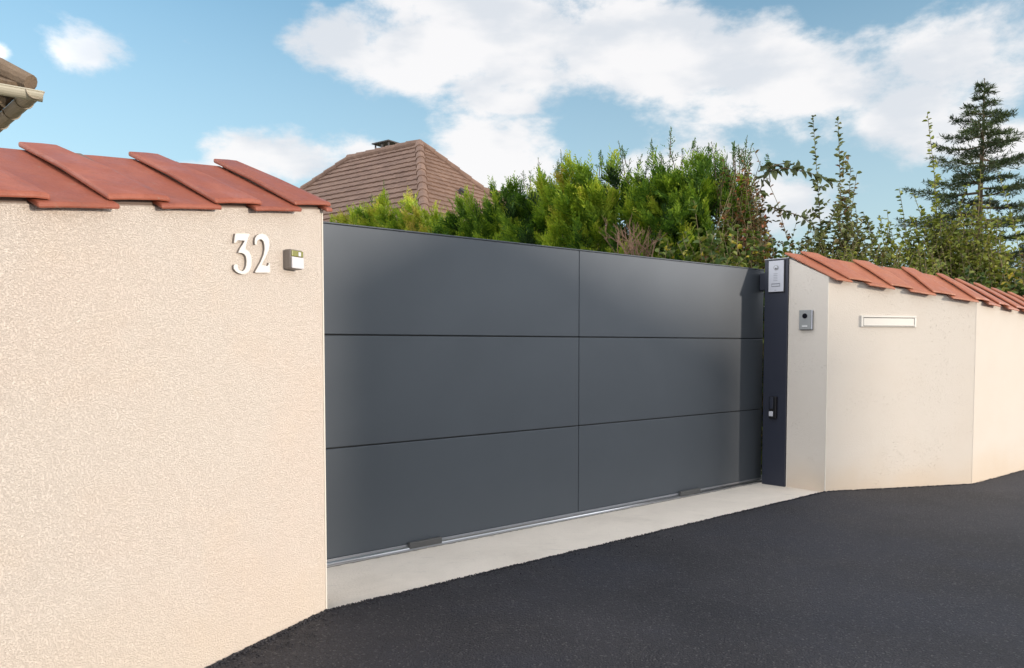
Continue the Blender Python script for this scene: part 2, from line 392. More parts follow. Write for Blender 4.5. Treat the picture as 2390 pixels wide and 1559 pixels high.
for edge, sz, rows in ((edgeL[330:], .0065, 3), (edgeM, .0048, 2), (edgeR[:300], .0055, 1)):
    for p in edge:
        for k in range(rows):
            for j in range(2):
                dy = abs(random.gauss(0, .010 if sz > .006 else .006)); q = p+LW.n*dy*1.2+LW.e*random.uniform(-.006, .006)
                crumbs.append(crumb(Vector((q.x, q.y, .008+random.uniform(0, .004)*(1-min(1, dy/.02)))), sz*random.uniform(.5, 1.25)))
for k in range(1100):                      # loose grit on the surface near the left wall
    dd = abs(random.gauss(0, .16))+.01; q = LW.p(random.uniform(-1.6, -.02), dd, .010) if k % 3 else Vector((*(lambda e: (e.x+RW.n.x*0+.5*dd*.9, e.y-.8*dd*.9))(random.choice(edgeM[:260])), .010))
    crumbs.append(crumb(q, random.uniform(.0015, .0052)))
V, F = join(crumbs)
tag(obj('road', V, F, MAT['asphalt']), kind='structure')

# ------------------------------------------------------------------ coping tiles
def loft(profA, profB, mapA, mapB, th):
    """tile as a loft of two top profiles (front/back), closed by thickness; profile = [(s,h)]"""
    n = len(profA); V = []
    for (pr, mp) in ((profA, mapA), (profB, mapB)):
        V += [mp(s, h) for s, h in pr]+[mp(s, h-th) for s, h in pr]
    F = []
    for i in range(n-1):
        F.append((i, i+1, 2*n+i+1, 2*n+i)); F.append((n+i, 3*n+i, 3*n+i+1, n+i+1))
        F.append((i, n+i, n+i+1, i+1)); F.append((2*n+i, 2*n+i+1, 3*n+i+1, 3*n+i))
    F.append((0, 2*n, 3*n, n)); F.append((n-1, 2*n-1, 4*n-1, 3*n-1))
    return V, F
def coping(parent, P, s0, s1, width, rise, over, mat, first, period=.423, cw=.235):
    """P(s, w, h) maps along / back / up. cover tiles start at first + k*period"""
    k = math.floor((s0-first)/period)-1
    while first+k*period < s1:
        c = first+k*period; j = random.uniform(-.004, .004); k += 1
        # lower tile, from under this cover to under the next one
        a, b = max(c+cw-.045, s0), min(c+period+.03, s1)
        if b-a > .03:
            pr = [(a, 0), (a+(b-a)*.3, .002), (a+(b-a)*.75, .001), (b, .0)]
            fo = -over-.006+j
            V, F = loft(pr, pr, lambda s, h: P(s, fo, h+.022), lambda s, h: P(s, width-.01, h+.022), .018)
            obj('coping_tile', V, F, mat, parent, bev=.007)
        a, b = max(c, s0), min(c+cw, s1)
        if b-a > .06:
            bd = [(a+.035, 0), (b-.02, 0)]
            obj('mortar_bed', *loft(bd, bd, lambda s, h: P(s, .012, h+.030), lambda s, h: P(s, width-.02, h+.028), .035), MAT['mortar'], parent)
            w = b-a; jj = random.uniform(-.003, .003)
            pf = [(a, .0), (a+w*.35, .003), (a+w*.80, .003), (a+w*.95, 0), (b, -.004)]
            pb = [(a, .002), (a+w*.35, .004), (a+w*.56, .003), (a+w*.76, -.016), (a+w*.92, -.034)]
            mid = [((x0+x1)/2, (h0+h1)/2+.004) for (x0, h0), (x1, h1) in zip(pf, pb)]
            f1 = lambda s, h: P(s, -over+.004+j, h+.046); f2 = lambda s, h: P(s, width/2, h+.050); f3 = lambda s, h: P(s, width, h+.046+jj)
            A = loft(pf, mid, f1, f2, .020); B = loft(mid, pb, f2, f3, .020)
            # weld the two halves
            n = len(pf); V = A[0]+B[0][2*n:]
            Fa = [f for f in A[1] if not all(2*n <= i for i in f)]
            Fb = []
            for f in B[1]:
                g = tuple(i+2*n for i in f)
                if all(i < 4*n for i in g): continue
                Fb.append(g)
            obj('coping_tile', V, Fa+Fb, mat, parent, smooth=False, bev=.007)

def zoned_top(s):                          # top of the left wall at its front edge
    return 1.826+.150*max(s, -1.75)+(.02*(s+1.75) if s < -1.75 else 0)
lw = thing('garden_wall', LW.p(-1, 0, 0), 'tall cream coarse stucco wall with red tile coping left of the dark gate', 'wall')
TH_L, RISE_L = .43, math.tan(R(25.5))
def wall_body(fr, s0, s1, th, topf, rise, n=24, parent=None, mat=None, back_s=0.0, zb=-.1):
    V, F = [], []
    for i in range(n+1):
        s = s0+(s1-s0)*i/n; z = topf(s)
        sb = s+back_s*(1 if s == s1 else 0)
        V += [fr.p(s, 0, zb), fr.p(s, 0, z), fr.p(s, -th, z+th*rise), fr.p(s, -th, zb)]
    for i in range(n):
        for k in range(4): F.append((4*i+k, 4*i+(k+1) % 4, 4*i+4+(k+1) % 4, 4*i+4+k))
    F += [(0, 1, 2, 3), (4*n+3, 4*n+2, 4*n+1, 4*n)]
    F = [tuple(reversed(f)) for f in F]
    return obj('wall', V, F, mat, parent)
wall_body(LW, -6, -.004, TH_L, zoned_top, RISE_L, parent=lw, mat=MAT['stucco_left'])
OV = .034
coping(lw, lambda s, w, h: LW.p(s, -w, zoned_top(s)+w*RISE_L+h), -4.5, .028, TH_L+.015, RISE_L, OV, MAT['tile_left'], -.205)
V, F = LW.box(-.007, .0, -.35, .0025, 0, zoned_top(0)-.01)
obj('corner_bead', *LW.box(-.006, .0025, -.012, .0028, .0, zoned_top(0)-.004), MAT['white_trim'], lw)

# right wall: two straight runs and the short return beside the gate
def ztop_r(s): return 1.78-.118*s
rw = thing('garden_wall', (PC.x, PC.y, 0), 'lower cream smooth stucco wall with orange tile coping right of the gate', 'wall')
TH_R, RISE_R = .32, math.tan(R(33))
tot = RLEN
be = (RT.e.dot(RW.e))*0
V, F = [], []
bis = (RW.n+RW2.n).normalized(); bis = bis/bis.dot(RW.n)
def back(p, k): return p-bis*k
# plan points front/back
pf = [Vector((PC.x, PC.y, 0)), Vector((PD.x, PD.y, 0)), RW2.p(6, 0, 0)]
pbk = [Vector((PP.x, PP.y, 0)), pf[1]-bis*TH_R, RW2.p(6, -TH_R, 0)]
zf = [ztop_r(0), ztop_r(RLEN), ztop_r(RLEN)-.055*6]
zbk = [1.955, zf[1]+TH_R*RISE_R, zf[2]+TH_R*RISE_R]
def run(i, j):
    a, b, c, d = pf[i], pf[j], pbk[j], pbk[i]
    V = [Vector((a.x, a.y, -.1)), Vector((b.x, b.y, -.1)), Vector((c.x, c.y, -.1)), Vector((d.x, d.y, -.1)),
         Vector((a.x, a.y, zf[i])), Vector((b.x, b.y, zf[j])), Vector((c.x, c.y, zbk[j])), Vector((d.x, d.y, zbk[i]))]
    return V, [(3, 2, 1, 0), (4, 5, 6, 7), (0, 1, 5, 4), (1, 2, 6, 5), (2, 3, 7, 6), (3, 0, 4, 7)]
A = run(0, 1); B = run(1, 2)
A = (A[0], [f for k, f in enumerate(A[1]) if k != 3]); B = (B[0], [f for k, f in enumerate(B[1]) if k != 5])
obj('wall', *join([A, B]), MAT['stucco_right'], rw)
obj('corner_bead', *RW.box(-.003, .005, -.005, .0026, .0, ztop_r(0)-.006), MAT['white_trim'], rw)
obj('corner_bead', *RW.box(RLEN-.004, RLEN+.004, -.005, .0014, .012, ztop_r(RLEN)-.006), MAT['stucco_right'], rw)
obj('corner_bead', *RT.box(.001, .007, -.02, .0026, .0, 1.90), MAT['white_trim'], rw)
def PR(s, w, h):                            # skewed at the return so that the verge follows it
    if s < RLEN:
        k = max(0, 1-max(s, 0)/.9); skew = (RT.e*(-1/RT.e.dot(RW.n)*-1))
        bk = -RW.n
        ret = (PP-PC); ret = ret/ (-(ret.dot(RW.n)))
        d = bk*(1-k)+ret*k
        q = RW.p(s, 0, 0)+d*w
        z = ztop_r(s)
    else:
        q = RW2.p(s-RLEN, 0, 0)-RW2.n*w; z = ztop_r(RLEN)-.055*(s-RLEN)
        if s-RLEN < .4:
            t = (s-RLEN)/.4; q = RW2.p(s-RLEN, 0, 0)+(-bis*(1-t)-RW2.n*t)*w
    if w > 0 or True: z = z+w*RISE_R*(1.02 if s < .5 else 1)
    return Vector((q.x, q.y, z+h))
def PRs(s, w, h):
    # blend across the kink
    if RLEN-.3 < s < RLEN:
        t = (s-RLEN+.3)/.3; q = RW.p(s, 0, 0)+(-RW.n*(1-t)-bis*t)*w; return Vector((q.x, q.y, ztop_r(s)+w*RISE_R+h))
    return PR(s, w, h)
coping(rw, PRs, -.012, RLEN+5, TH_R+.01, RISE_R, .05, MAT['tile_right'], .126)

# ------------------------------------------------------------------ gate
gt = thing('sliding_gate', GT.p(GLEN/2, 0, 0), 'wide anthracite metal sliding gate of six flat panels', 'gate')
vs = GT.uv(1351, 900)[0]; ZB, Z1, Z2, ZT = .036, .650, 1.277, 1.886
GL0, GL1 = -.55, GLEN
g = .0032
for (a, b) in ((GL0, vs-g/2), (vs+g/2, GL1)):
    for (z0, z1) in ((ZB, Z1-g), (Z1+g, Z2-g), (Z2+g, ZT-.004)):
        obj('panel', *GT.box(a, b, -.022, 0, z0, z1), MAT['gate'], gt, bev=.004)
obj('back_frame', *GT.box(GL0+.01, GL1-.004, -.05, -.012, ZB+.004, ZT-.006), MAT['seam'], gt)
obj('top_rail', *GT.box(GL0, GL1, -.055, .003, ZT-.003, ZT+.005), MAT['gate'], gt, bev=.002)
obj('bottom_rail', *GT.box(GL0, GL1, -.05, .002, ZB-.018, ZB-.001), MAT['alu_dull'], gt, bev=.002)
for (x0, y0, x1, y1) in ((952, 1272, 1027, 1258), (1584, 1152, 1630, 1144)):
    a = GT.uv(x0, y0)[0]; b = GT.uv(x1, y1)[0]
    obj('guide_shoe', *GT.box(a, b, .002, .024, .010, .048), MAT['plastic_grey'], gt, bev=.003)
obj('end_stop', *GT.box(GL1-.002, GL1+.018, -.04, -.008, 1.72, 1.87), MAT['post'], gt)
gr = thing('floor_rail', GT.p(GLEN/2, 0, 0), 'long bright aluminium floor rail under the dark gate', 'rail')
obj('base_plate', *GT.box(-.6, GLEN+.12, -.045, .022, .0005, .005), MAT['alu'], gr)
V, F = tube([GT.p(-.6, .012, .009), GT.p(GLEN+.1, .012, .009)], .008, 10)
obj('bead', V, F, MAT['alu'], gr, smooth=True)
obj('end_plate', *GT.box(GLEN+.02, GLEN+.10, -.03, .02, .003, .05), MAT['alu_dull'], gr, bev=.003)
# mortar line in front of the rail
V, F = [], []
for i in range(240):
    s = -.3+i*(GLEN+.4)/239
    V += [GT.p(s, .022, .0012), GT.p(s, .040+random.uniform(-.004, .005), .0012)]
for i in range(239): F.append((2*i, 2*i+1, 2*i+3, 2*i+2))
mm = M('grey_mortar', (.30, .28, .25), .95); mm.bump(mm.noise(120, 4, .7), .004)
tag(obj('mortar_joint', V, [tuple(reversed(f)) for f in F], mm.m), kind='structure')

# gate post with intercom and lock
PW = (PQ-PP).length
ps = thing('gate_post', RT.p(-PW/2, 0, 0), 'dark navy receiving post between the gate and the short wall return', 'post')
obj('tube', *RT.box(-PW, -.002, -.12, .018, .0, 1.955), MAT['post'], ps, bev=.004)
obj('cap', *RT.box(-PW-.003, .001, -.123, .021, 1.956, 1.966), MAT['alu_dull'], ps, bev=.003)
obj('guide_bracket', *RT.box(-PW-.055, -PW-.001, -.10, .0, 1.70, 1.85), MAT['post'], ps, bev=.003)
def rt_rect(x0, y0, x1, y1, n):
    a, z1 = RT.uv(x0, (y0), n); b, z0 = RT.uv(x1, y1, n)
    return min(a, b), max(a, b), min(z0, z1), max(z0, z1)
a, b, z0, z1 = rt_rect(1795, 610, 1829, 680, .03)
ic = thing('intercom', RT.p((a+b)/2, .02, z0), 'tall silver intercom panel with camera at the top of the navy post', 'intercom')
obj('back_box', *RT.box(a-.004, b+.006, .0185, .028, z0-.006, z1+.004), MAT['black'], ic, bev=.002)
obj('face_plate', *RT.box(a, b, .0285, .036, z0, z1), MAT['silver'], ic, bev=.003)
cw_, cz = (a+b)/2, z1-(z1-z0)*.22
def disc(fr, s, z, n0, n1, r, seg=24):
    return fr.prism([(s+r*math.cos(2*math.pi*k/seg), z+r*math.sin(2*math.pi*k/seg)) for k in range(seg)], n0, n1)
obj('lens_ring', *disc(RT, cw_, cz, .0355, .041, .021), MAT['silver_dark'], ic, bev=.001)
obj('lens', *disc(RT, cw_, cz, .0405, .044, .015), MAT['silver'], ic, smooth=False, bev=.003)
obj('lens_pupil', *disc(RT, cw_+.002, cz-.008, .044, .0452, .006), MAT['lens'], ic)
obj('speaker_slots', *join([RT.box(cw_-.022, cw_+.014, .0355, .0368, z1-(z1-z0)*f-.0016, z1-(z1-z0)*f+.0016) for f in (.42, .475, .53, .585, .64)]), MAT['print'], ic)
w = b-a
obj('name_window', *RT.box(a+w*.2, b-w*.22, .0355, .038, z0+(z1-z0)*.165, z0+(z1-z0)*.275), MAT['print'], ic, bev=.001)
obj('name_strip', *RT.box(a+w*.23, b-w*.25, .038, .0386, z0+(z1-z0)*.19, z0+(z1-z0)*.235), MAT['silver'], ic)
obj('mark', *RT.box(cw_-.012, cw_+.004, .0355, .0366, z0+(z1-z0)*.045, z0+(z1-z0)*.06), MAT['print'], ic)
a, b, z0, z1 = rt_rect(1798, 925, 1813, 977, .03)
lk = thing('lock', RT.p((a+b)/2, .02, z0), 'small black lock box with a silver button low on the navy post', 'lock')
obj('housing', *RT.box(a, b, .0185, .052, z0, z1), MAT['black'], lk, bev=.004)
obj('pull_plate', *RT.box(a+(b-a)*.15, a+(b-a)*.65, .0525, .062, z0+(z1-z0)*.45, z1-.004), MAT['post'], lk, bev=.003)
obj('button', *RT.box(a+.002, a+(b-a)*.62, .0525, .060, z0+(z1-z0)*.10, z0+(z1-z0)*.33), MAT['silver'], lk, bev=.004)

# doorbell on the return face
a, b, z0, z1 = rt_rect(1866, 724, 1896, 769, .02)
db = thing('video_doorbell', RT.p((a+b)/2, 0, z0), 'grey video doorbell with round black camera on the short wall return', 'doorbell')
obj('back_box', *RT.box(a+.003, b-.001, .001, .014, z0-.002, z1-.004), MAT['black'], db, bev=.003)
obj('face_plate', *RT.box(a, b-.012, .0145, .026, z0, z1), MAT['silver_dark'], db, bev=.003)
obj('side_strip', *RT.box(b-.011, b, .0145, .024, z0, z1), MAT['silver'], db, bev=.003)
zc = z1-(z1-z0)*.30; xc = a+(b-a)*.44
obj('camera_lens', *disc(RT, xc, zc, .0255, .030, .0215, 32), MAT['lens'], db, bev=.002)
obj('bell_button', *RT.box(a+(b-a)*.24, a+(b-a)*.64, .0255, .029, z0+(z1-z0)*.15, z0+(z1-z0)*.205), MAT['button'], db, bev=.001)
obj('speaker_marks', *join([RT.box(a+(b-a)*(.28+.1*i), a+(b-a)*(.33+.1*i), .0255, .0265, z0+(z1-z0)*(.33+.06*j), z0+(z1-z0)*(.345+.06*j)) for i in range(4) for j in range(3)]), MAT['print'], db)

# letter slot on the right wall
a, z1 = RW.uv(2010, 736, .01); b, _ = RW.uv(2139, 740, .01); _, z0 = RW.uv(2075, 763, .01)
lb = thing('letterbox', RW.p((a+b)/2, 0, z0), 'white letter slot set in the right wall front', 'letterbox')
fw = .020
obj('frame', *join([RW.box(a, b, .0005, .014, z1-.016, z1), RW.box(a, a+fw, .0005, .014, z0, z1-.0161), RW.box(b-fw, b, .0005, .014, z0, z1-.0161),
                    RW.box(a+fw+.0001, b-fw-.0001, .0005, .011, z0, z0+.006)]), MAT['white_paint'], lb, bev=.0015)
obj('recess', *RW.box(a+fw+.0005, b-fw-.0005, .0006, .0022, z0+.0065, z1-.0165), MAT['black'], lb)
obj('flap', *RW.box(a+fw+.004, b-fw-.004, .0025, .0125, z0+.008, z1-.0215), MAT['white_paint'], lb, bev=.002)
obj('flap_lip', *RW.box(a+fw+.004, b-fw-.004, .0126, .0185, z0+.008, z0+.016), MAT['white_paint'], lb, bev=.002)

# house number, each digit a thing
def src(px, py): return 500+px/7.76, 500+py/7.76
three = [(385,350),(632,350),(630,385),(585,520),(562,635),(600,655),(640,695),(668,765),(678,850),(672,930),(650,1000),(610,1050),(560,1078),(500,1083),(440,1065),(390,1030),(358,985),(355,940),(372,912),(402,908),(425,930),(428,965),(445,1005),(480,1030),(525,1030),(560,995),(582,930),(588,850),(578,770),(550,725),(500,700),(437,695),(470,620),(520,545),(555,478),(430,472),(405,490),(385,520),(362,515),(370,430)]
two = [(740,545),(735,490),(745,430),(775,385),(820,358),(875,352),(930,372),(970,410),(995,470),(1000,560),(985,640),(950,730),(900,830),(860,920),(965,938),(985,915),(995,880),(1008,880),(1015,1050),(990,1058),(750,1058),(742,1045),(790,960),(850,850),(895,740),(915,640),(912,560),(895,490),(860,455),(820,452),(785,475),(765,520),(765,555)]
for name, outl, lab in (('house_number', three, 'pale metal digit 3 on the left stucco wall'), ('house_number', two, 'pale metal digit 2 between the digit 3 and the small wall lamp')):
    pts = [LW.uv(*src(x, y), .012) for x, y in outl]
    A = sum(pts[i][0]*pts[(i+1) % len(pts)][1]-pts[(i+1) % len(pts)][0]*pts[i][1] for i in range(len(pts)))
    if A < 0: pts = pts[::-1]
    cxx = sum(p[0] for p in pts)/len(pts); czz = min(p[1] for p in pts)
    d = thing(name, LW.p(cxx, 0, czz), lab, 'house number', 'metal house numbers on the wall')
    obj('face', *LW.prism(pts, .0095, .0125), MAT['digit'], d)
    obj('body', *LW.prism([(cxx+(s-cxx)*1.0, z) for s, z in pts], .001, .0093), MAT['digit_side'], d)

# small wall lamp
def lrect(x0, y0, x1, y1, n):
    a, z1 = LW.uv(x0, y0, n); b, z0 = LW.uv(x1, y1, n); return a, b, z0, z1
a, b, z0, z1 = lrect(681.5, 580, 711, 630, .05)
lm = thing('wall_lamp', LW.p((a+b)/2, 0, z0), 'small boxy wall lamp with olive window beside the house number', 'wall lamp')
obj('housing', *LW.box(a, b, .002, .042, z0, z1), MAT['lamp_body'], lm, bev=.006)
zs = z1-(z1-z0)*.38
obj('front_cover', *LW.box(a+.002, b-.002, .0425, .050, z0+.002, zs-.001), MAT['lamp_front'], lm, bev=.003)
gl = obj('window', *LW.box(a+.003, b-.003, .0425, .047, zs+.001, z1-.005), MAT['lamp_glass'], lm, bev=.002)
obj('sensor', *LW.box(a+(b-a)*.55, a+(b-a)*.74, .0471, .0485, zs+.004, z1-.010), MAT['lamp_front'], gl)

# ------------------------------------------------------------------ houses
def courses(A, B, C, D, row, wave, lift, amp, mat, name, parent):
    """roof plane: A-B top edge, D-C bottom edge (A above D). stepped wavy courses"""
    A, B, C, D = map(Vector, (A, B, C, D)); nrm = (C-D).cross(A-D).normalized()
    if nrm.z < 0: nrm = -nrm
    e = (C-D).normalized(); hgt = ((A-D)-e*(A-D).dot(e)).length; n = max(2, round(hgt/row)); V, F = [], []
    for i in range(n):
        ta, tb = i/n, min(1, (i+1.08)/n)
        La, Ra = A.lerp(D, ta), B.lerp(C, ta); Lb, Rb = A.lerp(D, tb), B.lerp(C, tb)
        s0, s1 = (Lb-D).dot(e), (Rb-D).dot(e); u0, u1 = (La-D).dot(e), (Ra-D).dot(e)
        m = max(2, int(abs(s1-s0)/(wave/7))); k = len(V); dn = (Lb-La)-e*(Lb-La).dot(e)
        for j in range(m+1):
            s = s0+(s1-s0)*j/m; su = min(max(s, min(u0, u1)), max(u0, u1))
            ph = (s/wave) % 1.0; h = amp*(math.sin(ph*2*math.pi)+.35*math.sin(ph*4*math.pi+1))
            jit = .004*math.sin(int(s/wave)*12.9+i*7.3)
            bt = D+e*s+((Lb-D)-e*(Lb-D).dot(e)); tp = D+e*su+((La-D)-e*(La-D).dot(e))
            V += [tp+nrm*(h*.6), bt+nrm*(h+lift+jit), bt+nrm*(h*.2-.01)]
        for j in range(m):
            q = k+3*j; F += [(q, q+1, q+4, q+3), (q+1, q+2, q+5, q+4)]
    return obj(name, V, F, mat, parent)
def caps(a, b, r, seg, mat, name, parent):
    a, b = Vector(a), Vector(b); n = max(1, round((b-a).length/seg)); P = []
    for i in range(n):
        p, q = a.lerp(b, i/n), a.lerp(b, (i+1.12)/n)
        P.append(tube([p, q], [r*.82, r*1.02], 12))
    return obj(name, *join(P), mat, parent, smooth=False)
h1 = thing('house', W(960, 806, 20)-Vector((0, 0, CAMZ)), 'distant house with brown hipped tile roof behind the gate', 'house')
rd = Vector((-.805, .593, 0)); ln = Vector((-.593, -.805, 0))
Ap = W(979, 334, 20); B1 = Ap+rd*2.75
def down(p, v, a): return p+v*a-Vector((0, 0, a*1.0))
EA = 3.9
cL = down(Ap, ln-rd, EA); cF = down(B1, ln+rd, EA); cR = down(Ap, -ln-rd, EA); cB = down(B1, -ln+rd, EA)
courses(B1, Ap, cL, cF, .24, .25, .036, .006, MAT['roof_far'], 'roof', h1)
courses(Ap, Ap, cR, cL, .20, .25, .036, .006, MAT['roof_far'], 'roof', h1)
obj('roof', [Ap, B1, cB, cR, cF], [(0, 3, 2, 1), (1, 2, 4)], MAT['roof_far'], h1)
caps(Ap, cL, .13, .4, MAT['roof_far'], 'hip_tiles', h1); caps(Ap, B1, .12, .4, MAT['roof_far'], 'ridge_tiles', h1)
caps(B1, cF, .12, .4, MAT['roof_far'], 'hip_tiles', h1); caps(Ap, cR, .12, .4, MAT['roof_far'], 'hip_tiles', h1)
# wing behind, its ridge meeting the rear hip
w0 = down(Ap, -ln-rd, 1.2); w1 = w0-ln*5; w2 = w0-ln*0
eL = w0+rd*2.6-Vector((0, 0, 2.6)); 
f0 = w0-rd*2.6-Vector((0, 0, 2.6)); f1 = w1-rd*2.6-Vector((0, 0, 2.6))
courses(w0, w1, f1, f0, .265, .25, .036, .006, MAT['roof_far'], 'roof', h1); caps(w0, w1, .12, .4, MAT['roof_far'], 'ridge_tiles', h1)
ins = .5; wc = [cL, cF, cB, cR]; ctr = sum(wc, Vector())/4
ring = [Vector((c.x+(ctr.x-c.x)*.12, c.y+(ctr.y-c.y)*.12, 0)) for c in wc]; ez = cL.z+.1
obj('wall', [Vector((p.x, p.y, z)) for z in (-.05, ez) for p in ring], [(0, 1, 5, 4), (1, 2, 6, 5), (2, 3, 7, 6), (3, 0, 4, 7), (4, 5, 6, 7)], MAT['cream'], h1)
# roof vent on the right slope and the chimney
vp = W(1074, 451, 18.2)
def nearest(px, py, P0, nrm):
    r = ray(px, py); c = Vector((0, 0, CAMZ)); return c+r*((P0-c).dot(nrm)/r.dot(nrm))
nr = (cR-Ap).cross(cL-Ap).normalized(); nr = nr if nr.z > 0 else -nr
vp = nearest(1074, 451, Ap, nr)
obj('roof_vent', *tube([vp-nr*.05, vp+nr*.12], [.10, .08], 10), MAT['metal_dark'], h1)
Fh = Frame((0, 0), (-rd.x, -rd.y)); 
cp = Ap.lerp(B1, .62)-ln*.45; ct = W(890, 352, cp.y).z+.06
FC = Frame((cp.x, cp.y), (-rd.x, -rd.y))
ch = obj('chimney', *FC.box(-.33, .33, -.25, .25, cp.z-1.4, ct-.06), MAT['cream'], h1)
obj('chimney_cap', *join([FC.box(-.34, .34, -.26, .26, ct+.12, ct+.15), FC.box(-.28, -.25, -.2, -.16, ct-.06, ct+.12), FC.box(.25, .28, -.2, -.16, ct-.06, ct+.12),
                          FC.box(-.28, -.25, .16, .2, ct-.06, ct+.12), FC.box(.25, .28, .16, .2, ct-.06, ct+.12), FC.box(-.03, .03, .16, .2, ct-.06, ct+.12)]), MAT['metal_dark'], ch)

# near house: only its eaves corner reaches into the picture
gd = Vector((-.788, -.616, 0)); qd = Vector((-.718, .696, 0)); gr_ = .085; K0 = W(104, 215, 8.0)+(gd+qd)*gr_
h2 = thing('house', (K0.x-2, K0.y, 0), 'eaves corner of a house with old brown tiles and cream gutter at the top left', 'house')
def gutter(a, b, r, mat, name, into):
    a, b = Vector(a), Vector(b); t = (b-a).normalized(); side = Vector((-into.x, -into.y, 0)).normalized(); V, F = [], []; n = 10
    for rr in (r, r-.006):
        for p in (a, b):
            for i in range(n+1):
                w = math.pi*i/n; V.append(p+side*(math.cos(w)*rr)-Vector((0, 0, math.sin(w)*rr)))
    m = n+1
    for i in range(n): F += [(i, i+1, m+i+1, m+i), (2*m+i, 3*m+i, 3*m+i+1, 2*m+i+1), (i, 2*m+i, 2*m+i+1, i+1), (m+i, m+i+1, 3*m+i+1, 3*m+i)]
    F += [(0, m, 3*m, 2*m), (n, 2*m+n, 3*m+n, m+n)]
    P = [(V, F)]
    P.append(tube([a+side*(r-.002)+Vector((0, 0, .002)), b+side*(r-.002)+Vector((0, 0, .002))], .009, 8))
    k = .45
    while k < (b-a).length-.1:
        c = a+t*k; P.append(tube([c+side*(math.cos(math.pi*i/10)*(r+.006))-Vector((0, 0, math.sin(math.pi*i/10)*(r+.006))) for i in range(11)], .007, 5)); k += .55
    return obj(name, *join(P), mat, h2, smooth=False)
i1 = qd-gd*qd.dot(gd); i1.normalize(); i2 = gd-qd*gd.dot(qd); i2.normalize()
gr_ = .085
gutter(K0-gd*gr_, K0+gd*5, gr_, MAT['gutter'], 'gutter', i1)
gutter(K0-qd*gr_, K0+qd*5, .0845, MAT['gutter_zinc'], 'gutter', i2)
pt = math.tan(R(36)); E0 = K0+i1*.05+i2*.05+Vector((0, 0, .055))
hipdir = (i1+i2); hipdir = hipdir/hipdir.dot(i1)
T0 = E0+hipdir*3+Vector((0, 0, 3*pt))
courses(T0, T0+gd*4, E0+gd*(4+ (T0-E0).dot(gd)), E0, .30, .22, .035, .004, MAT['roof_near'], 'roof', h2)
courses(T0, T0+qd*4, E0+qd*(4+(T0-E0).dot(qd)), E0, .30, .22, .035, .004, MAT['roof_near'], 'roof', h2)
caps(E0+Vector((0, 0, .04))-hipdir*.03, T0+Vector((0, 0, .04)), .11, .36, MAT['roof_near'], 'hip_tiles', h2)
# boarding and rafters under the eaves
uo = Vector((0, 0, -.10)); m_ = .08
S0 = E0+hipdir*m_+Vector((0, 0, m_*pt))+uo; S1 = T0+uo
obj('soffit', [S0, S1, S1+gd*4, S0+gd*7, S1+qd*4, S0+qd*7], [(0, 3, 2, 1), (0, 1, 4, 5)], MAT['timber_dark'], h2)
P = []
for d1, ii in ((gd, i1), (qd, i2)):
    for k in range(14):
        a = S0+d1*(.35+k*.42)+uo*.3+ii*.03+Vector((0, 0, .03*pt)); ln_ = min(2.6, (.35+k*.42)*1.0)
        b = a+ii*ln_+Vector((0, 0, ln_*pt)); sd = d1*.035; dz = Vector((0, 0, -.09))
        P.append(([a-sd, a+sd, b+sd, b-sd, a-sd+dz, a+sd+dz, b+sd+dz, b-sd+dz], [(0, 1, 2, 3), (7, 6, 5, 4), (0, 4, 5, 1), (1, 5, 6, 2), (2, 6, 7, 3), (3, 7, 4, 0)]))
for V_, F_ in P[:1]+P[1:]: obj('rafter', V_, F_, MAT['timber'], h2)
wq = E0+hipdir*.55
obj('wall', [Vector((p.x, p.y, z)) for z in (-.05, wq.z-.2) for p in (wq, wq+gd*5, wq+gd*5+qd*5, wq+qd*5)], [(0, 1, 5, 4), (1, 2, 6, 5), (2, 3, 7, 6), (3, 0, 4, 7)], MAT['cream'], h2)

# unseen house, added and shaped to keep the low sun off the lower gate
EPd = Vector((-.563, -.826, 0)); FX = Frame((SUN_H.x*26, SUN_H.y*26), (.442, .897))
shade_house = thing('house', FX.p(4.6, 0, 0), 'plain unseen house added across the street to shade the gate', 'house')
obj('wall', *FX.prism([(3.15, 0), (6.5, 0), (6.5, 3.6), (3.15, 3.6)], -.2, 6), MAT['cream'], shade_house)
obj('roof', *FX.prism([(3.05, 3.61), (6.7, 3.61), (6.7, 4.85), (4.1, 6.1), (3.05, 5.6)], -.5, 6.3), MAT['roof_far'], shade_house)

